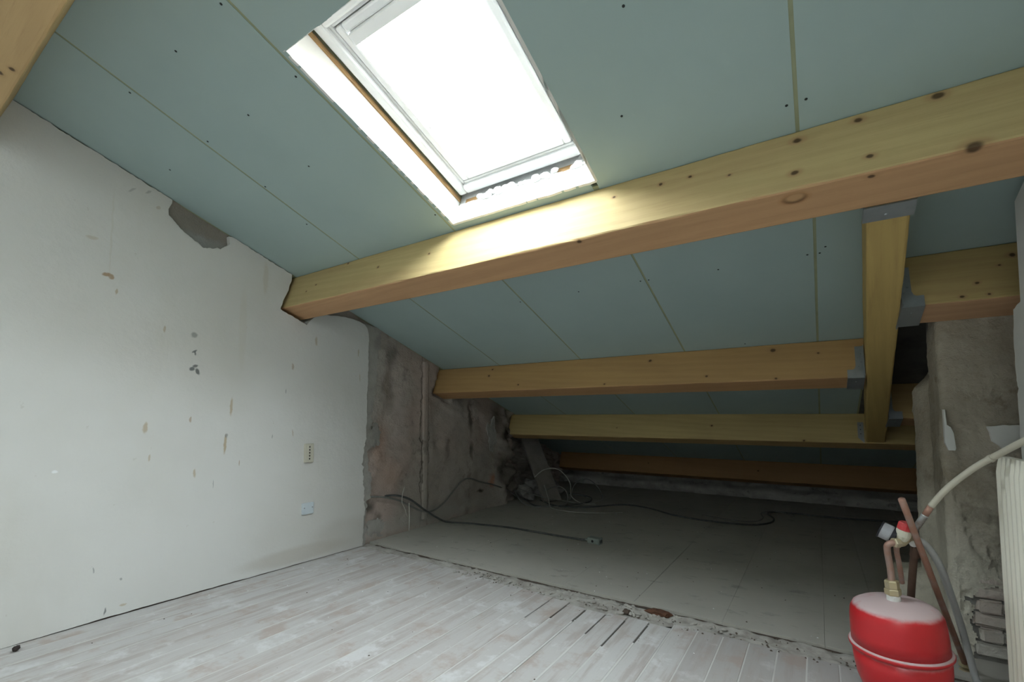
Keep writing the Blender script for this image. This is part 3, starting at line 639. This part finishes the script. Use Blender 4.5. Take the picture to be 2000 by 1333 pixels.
sp_ = part('seat_plate', *xf(boxvf(.150, .283, 2.046, 2.118, -.246, -.240), RM), M['zinc'], t)
part('side_plate', *xf(boxvf(.150, .154, 2.046, 2.118, -.244, -.06), RM), M['zinc'], t)
part('side_plate', *xf(boxvf(.281, .285, 2.046, 2.118, -.244, -.06), RM), M['zinc'], t)
part('nail', *xf(lathevf([(.006, -.246), (.004, -.250)], Matrix.Translation((.212, 2.092, 0)), 8), RM), M['zinc'], sp_)
t = thing('joist_hanger', 'narrow zinc strap nailed beside the foot of the trimmer', 'bracket', roof(.27, 4.81, -.24), 'galvanised joist hangers')
sp_ = part('strap', *xf(slabvf([(.262, -.075), (.300, -.075), (.300, -.243), (.262, -.20)], lambda a, b, q: Vector((a, q, b)), 4.821, 4.815), RM), M['zinc'], t)
for q in range(3): part('nail', *xf(lathevf([(.004, 0), (.003, .003)], Matrix.Translation((.28, 4.815, -.10 - q * .035)) @ Matrix.Rotation(math.pi / 2, 4, 'X'), 8), RM), M['screw'], sp_)

# ------------------------------------------------------------------ wall fittings
t = thing('wall_socket', 'old ivory upright wall socket with a row of slots on the white wall', 'socket', (XL, 1.90, .68))
o = boxpart('plate', XL - .004, XL + .016, 1.868, 1.934, .682, .812, M['ivory'], t, .004)
o = boxpart('inner_panel', XL + .012, XL + .0175, 1.884, 1.918, .694, .804, M['ivory'], t, .002)
for q in range(5): boxpart('slot', XL + .0172, XL + .0185, 1.897, 1.905, .702 + q * .0205, .714 + q * .0205, M['near_black'], o)  # slots drawn as dark boxes on the panel face
t = thing('blank_cover', 'pale blue-white blank cover plate with two screws, low on the wall', 'cover plate', (XL, 1.90, .33))
o = boxpart('plate', XL - .004, XL + .012, 1.862, 1.948, .328, .405, M['bluewhite'], t, .004)
for yy in (1.876, 1.936): part('screw', *cylvf((XL + .010, yy, .372), (XL + .0135, yy, .372), .0045, 10), M['greyplastic'], o)

# ------------------------------------------------------------------ cables
def cable(label, pts, r, mat, name='cable', group='loose cables', seg=8):
    t = part(name, *tubevf(pts, r, seg, 10), M[mat], None, smooth=True); return tag(t, label, 'cable', group)
t = thing('extension_lead', 'black extension lead ending in a grey-green socket on the eaves floor', 'cable', (-1.5, 3.40, .012))
part('lead', *tubevf([(-3.00, 2.62, .345), (-2.955, 2.72, .338), (-2.945, 2.86, .285), (-2.935, 3.02, .175), (-2.92, 3.16, .085), (-2.89, 3.28, .024), (-2.70, 3.36, .019), (-2.35, 3.43, .019), (-2.0, 3.43, .019), (-1.7, 3.42, .019), (-1.535, 3.405, .026)], .0085, 8, 10), M['cable_d'], t, smooth=True)
pm = Matrix.Translation((-1.475, 3.40, .012)) @ Matrix.Rotation(-.10, 4, 'Z')
o = part('socket_body', *xf(boxvf(-.055, .050, -.030, .030, 0, .046), pm), M['plugbox'], t); bevel_me(o.data, .006)
part('cord_grip', *xf(cylvf((-.085, 0, .018), (-.052, 0, .020), .009, 12, .014), pm), M['plugbox'], t)
part('socket_hole', *xf(cylvf((-.008, -.0315, .022), (-.008, -.028, .022), .010, 12), pm), M['black'], o)
for q in (-.012, .012): part('contact_slot', *xf(boxvf(.049, .0515, q - .006, q + .006, .012, .034), pm), M['black'], o)
part('end_rim', *xf(boxvf(.038, .046, -.032, .032, .001, .048), pm), M['plugbox'], o)
cable('grey cable drooping across the bare wall below the pipe channel', [(-3.0, 2.46, .36), (-2.95, 2.56, .35), (-2.945, 2.72, .30), (-2.942, 2.86, .23), (-2.94, 3.00, .165), (-2.94, 3.14, .145), (-2.945, 3.30, .20), (-2.95, 3.44, .29), (-2.95, 3.56, .365), (-2.95, 3.68, .375), (-2.95, 3.85, .32), (-2.96, 4.1, .26), (-2.98, 4.4, .16), (-3.0, 4.62, .06)], .0075, 'cable_g')
for lab, pts in (('short white cable tie dangling from a nail by the grey cable', [(-2.955, 2.80, .40), (-2.938, 2.765, .355), (-2.935, 2.755, .28), (-2.935, 2.79, .22), (-2.94, 2.82, .15)]),
                 ('straight white cable tie hanging down to the eaves floor', [(-2.935, 2.835, .26), (-2.93, 2.838, .15), (-2.928, 2.832, .03)])):
    tag(part('cable_tie', *tubevf(pts, .0032, 6, 8), M['tie'], None, smooth=True), lab, 'cable tie', 'white cable ties')
cable('long dark cable snaking across the eaves floor to the pier', [(-2.75, 4.75, .020), (-2.45, 4.55, .020), (-2.15, 4.62, .020), (-1.85, 5.0, .020), (-1.55, 4.98, .020), (-1.2, 4.75, .020), (-.85, 4.68, .020), (-.55, 4.72, .020), (-.40, 4.90, .020), (-.38, 5.12, .020), (-.45, 5.35, .020), (-.40, 5.50, .020), (-.15, 5.52, .020), (.15, 5.50, .020), (.6, 5.62, .020), (.98, 5.7, .020)], .0085, 'cable_d')
cable('thin pale cable lying loose beside the long dark cable', [(-2.62, 4.62, .22), (-2.50, 4.50, .10), (-2.42, 4.42, .022), (-2.2, 4.36, .017), (-1.95, 4.42, .017), (-1.70, 4.62, .017)], .0055, 'cable_l')
cable('thin cable beside the curl of the dark cable near the eaves', [(-1.0, 4.95, .016), (-.7, 4.86, .016), (-.52, 4.92, .016), (-.47, 5.12, .016), (-.50, 5.30, .03), (-.40, 5.42, .04), (-.22, 5.42, .016)], .005, 'cable_g')
random.seed(5)
coils = [('grey cable loop standing up round the leaning board', [(-2.75, 4.62, .30), (-2.60, 4.60, .40), (-2.45, 4.66, .40), (-2.36, 4.75, .25), (-2.36, 4.78, .10), (-2.25, 4.82, .025), (-2.10, 4.86, .02)], .006, 'cable_l'),
         ('grey cable loop lying at the foot of the leaning board', [(-2.95, 4.50, .16), (-2.82, 4.42, .06), (-2.66, 4.38, .02), (-2.48, 4.44, .02), (-2.36, 4.62, .03), (-2.40, 4.76, .12), (-2.50, 4.76, .20), (-2.62, 4.60, .16)], .0065, 'cable_g'),
         ('dark cable ring half hidden behind the leaning board', [(-2.85, 4.55, .05), (-2.60, 4.42, .02), (-2.35, 4.60, .02), (-2.22, 4.95, .02), (-2.35, 5.25, .02), (-2.60, 5.20, .05)], .008, 'cable_d'),
         ('thin pale wire arching behind the leaning board', [(-2.46, 4.95, .025), (-2.42, 5.0, .20), (-2.30, 5.08, .26), (-2.18, 5.14, .16), (-2.14, 5.18, .025)], .005, 'cable_g'),
         ('thin wire crossing in front of the leaning board', [(-2.90, 4.52, .17), (-2.72, 4.50, .13), (-2.55, 4.56, .09), (-2.38, 4.66, .06), (-2.2, 4.78, .02)], .005, 'cable_g')]
for lab, pts, r_, mt in coils: cable(lab, pts, r_, mt)

# leaning board and rubble in the corner of the eaves
a, b = Vector((-2.58, 4.74, .012)), Vector((-3.06, 5.02, .70)); d = (b - a).normalized(); s = Vector((.55, .83, 0)); s = (s - d * s.dot(d)).normalized(); n_ = d.cross(s)
V = []
for q, L in ((0, 0), (1, (b - a).length)):
    for (i, j) in ((-.115, -.018), (.115, -.018), (.115, .018), (-.115, .018)): V.append(a + d * L + s * i + n_ * j)
dz = min(v_.z for v_ in V) - .0125; V = [v_ - Vector((0, 0, dz)) for v_ in V]
o = part('old_board', V, [(3, 2, 1, 0), (4, 5, 6, 7), (0, 1, 5, 4), (1, 2, 6, 5), (2, 3, 7, 6), (3, 0, 4, 7)], M['oldboard']); bevel_me(o.data, .004)
tag(o, 'dusty old grey board leaning in the dark corner of the eaves', 'board')
def stone(c, r, seed, mat, name, parent=None, sq=(1, 1, 1)):
    bm = bmesh.new(); bmesh.ops.create_icosphere(bm, subdivisions=2, radius=1)
    for v_ in bm.verts:
        k = 1 + .55 * mn.noise(v_.co * 1.3 + Vector((seed, 0, 0))) + .30 * mn.noise(v_.co * 4 + Vector((0, seed, 0)))
        v_.co = Vector((v_.co.x * sq[0], v_.co.y * sq[1], v_.co.z * sq[2])) * r * k
    lo = min(v_.co.z for v_ in bm.verts)
    for v_ in bm.verts: v_.co += Vector(c) - Vector((0, 0, lo))
    bm.verts.index_update(); V = [v_.co.copy() for v_ in bm.verts]; F = [tuple(v_.index for v_ in f.verts) for f in bm.faces]; bm.free()
    return part(name, V, F, M[mat], parent)
for k, (x, y, r_) in enumerate([(-2.98, 4.78, .10), (-2.86, 4.98, .085), (-3.05, 5.10, .12), (-2.80, 5.22, .075), (-3.0, 5.40, .10), (-2.86, 4.70, .06)]):
    tag(stone((x, y, .012), r_, k * 3.3, 'mortar', 'rubble_stone', sq=(1.2, 1, .8)), 'rough grey rubble stone heaped behind the leaning board', 'stone', 'rubble in the eaves corner')

# ------------------------------------------------------------------ radiator
t = thing('radiator', 'cream fluted panel radiator against the white right-hand wall', 'radiator', (.52, 1.75, .05))
RY0, RY1, RZ0, RZ1 = 1.02, 2.150, .10, .870
def flute(u, v):
    Y = RY0 + (RY1 - RY0) * u; zt = [0, .012, .03, .06][0]
    zz = [RZ0, RZ0 + .02, RZ0 + .05, RZ1 - .05, RZ1 - .02, RZ1][int(round(v * 5))]; amp = [0, .5, 1, 1, .5, 0][int(round(v * 5))]
    return Vector((.487 + .006 - .009 * amp * math.cos((Y - RY1) / .0404 * 2 * math.pi), Y, zz))
part('front_panel', *gridvf(flute, 28 * 8, 5), M['rad'], t, smooth=True)
o = boxpart('panel_body', .494, .520, RY0 + .001, RY1 - .001, RZ0, RZ1, M['rad'], t, .004)
rp = boxpart('rear_panel', .545, .565, RY0, RY1 - .01, RZ0, RZ1, M['rad'], t, .004)
for k in range(24): part('fin', *boxvf(.520, .545, RY0 + .03 + k * .048, RY0 + .033 + k * .048, RZ0 + .03, RZ1 - .03), M['rad'], rp)
boxpart('wall_bracket', .555, .598, RY1 - .09, RY1 - .05, .40, RZ1 + .012, M['rad'], t); boxpart('wall_bracket', .555, .598, RY0 + .1, RY0 + .14, .40, RZ1 + .012, M['rad'], t)
part('foot_pipe', *cylvf((.54, RY1 - .04, 0), (.54, RY1 - .04, RZ0 + .02), .012, 12), M['rad'], t); part('foot_pipe', *cylvf((.54, RY0 + .06, 0), (.54, RY0 + .06, RZ0 + .02), .012, 12), M['rad'], t)

# ------------------------------------------------------------------ expansion vessel and pipework
VB = Vector((.222, 2.122, 0)); tilt = Matrix.Rotation(math.radians(4.0), 4, Vector((.552, -.834, 0)))
t = thing('expansion_vessel', 'red steel expansion vessel with dusty top standing by the pier', 'vessel', VB)
VM = Matrix.Translation(VB + Vector((0, 0, .008))) @ tilt
low = [(.012, 0), (.055, .004), (.090, .018), (.115, .048), (.128, .090), (.1335, .140), (.1350, .192)]
upp = [(.1350, .205), (.1340, .245), (.1320, .288), (.1285, .314), (.119, .332), (.100, .343), (.060, .351), (.020, .354)]
part('lower_shell', *lathevf(low, VM, 64), M['vessel'], t, smooth=True)
part('upper_shell', *lathevf(upp, VM, 64), M['vessel'], t, smooth=True)
band = [(.1345, .188), (.1400, .190), (.1435, .1945), (.1440, .199), (.1415, .203), (.1345, .207)]
part('clamp_band', *lathevf(band, VM, 64), M['vessel'], t, smooth=True)
NB = VM @ Vector((0, 0, .352)); UPV = (tilt @ Vector((0, 0, 1))).normalized()
part('nipple', *lathevf([(.020, 0), (.020, .020)], axis_m(NB, UPV), 20), M['ptfe'], t)
n1 = NB + UPV * .020
part('lower_nut', *lathevf([(.0225, 0), (.024, .003), (.024, .019), (.022, .022)], axis_m(n1, UPV), 6), M['brass'], t)
part('upper_nut', *lathevf([(.020, 0), (.021, .003), (.021, .024), (.018, .028)], axis_m(n1 + UPV * .022, UPV), 6), M['brass'], t)
part('cord', *tubevf([(.16, 2.02, .05), (.15, 1.99, .03), (.16, 1.96, .004)], .002, 6), M['redcap'], t)
top = n1 + UPV * .045
t = thing('safety_group', 'brass valve group with grey gauge and red cap above the red vessel', 'valve', (.21, 2.08, .56))
part('riser_pipe', *tubevf([top, top + Vector((-.002, -.004, .045)), (.187, 2.072, .542), (.192, 2.064, .561), (.207, 2.068, .567)], .0102, 14, 8), M['copper'], t, smooth=True)
part('second_pipe', *tubevf([(.214, 2.085, .555), (.217, 2.118, .525), (.226, 2.150, .47), (.236, 2.20, .40)], .008, 12, 8), M['copper'], t, smooth=True)
part('pipe_nut', *lathevf([(.015, 0), (.0175, .003), (.0175, .018), (.015, .022)], axis_m((.203, 2.066, .567), (.8, .6, .0)), 6), M['brass'], t)
part('valve_body', *tubevf([(.215, 2.078, .567), (.228, 2.089, .568), (.238, 2.10, .577), (.252, 2.12, .582), (.268, 2.140, .580)], lambda q: .0165 - .004 * abs(q - .45), 14, 6), M['brass'], t, smooth=True)
g0, g1 = Vector((0.173, 2.103, 0.602)), Vector((.232, 2.090, .577)); gd = (g1 - g0).normalized()
part('gauge_stem', *cylvf(g1 - gd * .06, g1, .008, 12), M['brass'], t)
gb = part('gauge_body', *lathevf([(.0275, 0), (.0285, .003), (.0285, .030), (.0265, .034)], axis_m(g0, gd), 28), M['greyplastic'], t)
part('gauge_rim', *lathevf([(.0285, -.002), (.0305, -.001), (.0305, .003), (.0285, .004)], axis_m(g0, gd), 28), M['black'], gb)
part('gauge_back', *lathevf([(.0265, .034), (.0260, .046), (.014, .050)], axis_m(g0, gd), 28), M['black'], gb)
sb = Vector((0.227, 2.087, 0.57)); sd = (Vector((0.244, 2.077, 0.644)) - sb).normalized()
rv = part('relief_valve', *lathevf([(.012, 0), (.018, .012), (.0215, .022), (.0215, .042), (.019, .044)], axis_m(sb, sd), 20), M['ivory'], t)
part('red_cap', *lathevf([(.0205, .044), (.0215, .047), (.0205, .066), (.017, .070)], axis_m(sb, sd), 12), M['redcap'], rv)
part('thread_tape', *lathevf([(.012, 0), (.0155, .004), (.015, .020), (.012, .024)], axis_m((.262, 2.132, .572), (.25, .3, -.55)), 14), M['ptfe'], t)
part('outlet_elbow', *tubevf([(.268, 2.14, .575), (.276, 2.146, .566), (.277, 2.146, .55)], .011, 12, 6), M['brass'], t, smooth=True)
t = thing('heating_pipe', 'cream painted pipe rising from the valve group past the radiator', 'pipe', (.30, 2.12, .65))
part('painted_length', *tubevf([(.575, 1.72, 1.015), (.542, 1.827, .981), (.497, 1.933, .929), (.463, 2.022, .883), (.415, 2.078, .831), (.355, 2.104, .759), (.313, 2.117, .693)], .0098, 14, 8), M['cream'], t, smooth=True)
part('pipe_clip', *tubevf([(.452, 2.034, .872), (.447, 2.040, .866)], .0116, 14, 8, smooth=False), M['cream'], t)
part('bare_copper', *tubevf([(.314, 2.117, .695), (.297, 2.121, .660)], .0098, 14, 8), M['copper'], t, smooth=True)
part('soldered_end', *tubevf([(.298, 2.121, .662), (.283, 2.126, .633), (.271, 2.131, .609), (.258, 2.131, .584)], .0106, 14, 6), M['tin'], t, smooth=True)
t = thing('drop_pipe', 'dark copper pipe dropping behind the red vessel', 'pipe', (.268, 2.33, .012))
part('tube', *tubevf([(.276, 2.150, .553), (.274, 2.172, .52), (.270, 2.197, .476), (.266, 2.267, .327), (.266, 2.33, .19), (.266, 2.37, -.015)], .0115, 12, 8), M['oldcopper'], t, smooth=True)
part('coupling', *tubevf([(.276, 2.153, .550), (.2735, 2.178, .508)], .0165, 14, 2, smooth=False), M['oldcopper'], t)
t = thing('loose_pipe', 'long straight copper pipe leaning over the valve group, brass nut at its foot', 'pipe', (.45, 2.53, 0))
pa, pb = Vector((.221, 1.969, .730)), Vector((.447, 2.520, .040)); pd = (pb - pa).normalized()
part('tube', *tubevf([pa, pa.lerp(pb, .5), pb], .0098, 14, 4), M['copper'], t, smooth=True)
part('nut', *lathevf([(.020, 0), (.022, .003), (.022, .020), (.019, .022)], Matrix.Translation((.452, 2.530, .024)), 6), M['brass'], t)
part('base_nut', *lathevf([(.022, .002), (.024, .006), (.024, .020), (.022, .024)], Matrix.Translation((.452, 2.530, -.012)), 6), M['brass'], t)
tag(part('drain_hose', *tubevf([(.277, 2.150, .562), (.290, 2.160, .562), (.316, 2.185, .530), (.348, 2.235, .464), (.378, 2.300, .371), (.415, 2.380, .242), (.443, 2.430, .119), (.462, 2.445, .02), (.470, 2.42, .010), (.47, 2.30, .010)], .0115, 12, 8), M['hose'], None, smooth=True), 'translucent grey hose curving from the valve group to the floor', 'hose')

# ------------------------------------------------------------------ small loose pieces
o = stone((-.70, 2.395, -.008), .030, 4.4, 'rust', 'rotten_wood', sq=(1.9, .8, .55)); tag(o, 'rusty brown lump of rotten wood lying on the threshold strip', 'wood lump')
o = stone((-.845, 2.335, -.006), .018, 9.4, 'crack', 'rotten_wood', sq=(1.2, 1, .7)); tag(o, 'small dark brown rotten chip beside the rusty wood lump', 'wood chip')
o = stone((-2.885, .52, -.001), .016, 2.2, 'near_black', 'dark_chip', sq=(1.2, .8, .7)); tag(o, 'dark chip lying at the foot of the white wall', 'chip')
random.seed(11)
gr, wh = [], []
def crumb(x, y, z, r_):
    V = [Vector((x, y, z)) + Vector((math.cos(a) * r_ * rnd(.6, 1.2), math.sin(a) * r_ * rnd(.6, 1.2), 0)) for a in (0, 1.3, 2.6, 3.9, 5.2)] + [Vector((x, y, z + r_ * .8))]
    return V, [(0, 1, 5), (1, 2, 5), (2, 3, 5), (3, 4, 5), (4, 0, 5), (4, 3, 2, 1, 0)]
for k in range(260):
    x, y = rnd(-2.9, .4), rnd(.3, 4.6)
    if 2.27 < y < 2.47: continue
    z = .0125 if y > 2.47 else -.001
    (gr if rnd(0, 1) < .55 else wh).append(crumb(x, y, z, rnd(.002, .0055)))
for k in range(150):
    x = rnd(-1.9, .2); gr.append(crumb(x, rnd(2.30, 2.44), .000, rnd(.002, .007)))
o = part('dark_grit', *join(*gr), M['crack']); o['kind'] = 'stuff'; tag(o, 'dark grit scattered over the floors', 'grit')
o = part('plaster_crumbs', *join(*wh), M['foam']); o['kind'] = 'stuff'; tag(o, 'white plaster crumbs scattered over the floors', 'crumbs')

# ------------------------------------------------------------------ model units to metres
done = set()
for o in list(scene.objects):
    o.location = Vector(o.location) * S
    if o.type == 'MESH' and o.data.name not in done:
        done.add(o.data.name); o.data.transform(Matrix.Scale(S, 4))
    elif o.type == 'LIGHT' and o.data.type == 'AREA':
        o.data.size *= S; o.data.size_y *= S
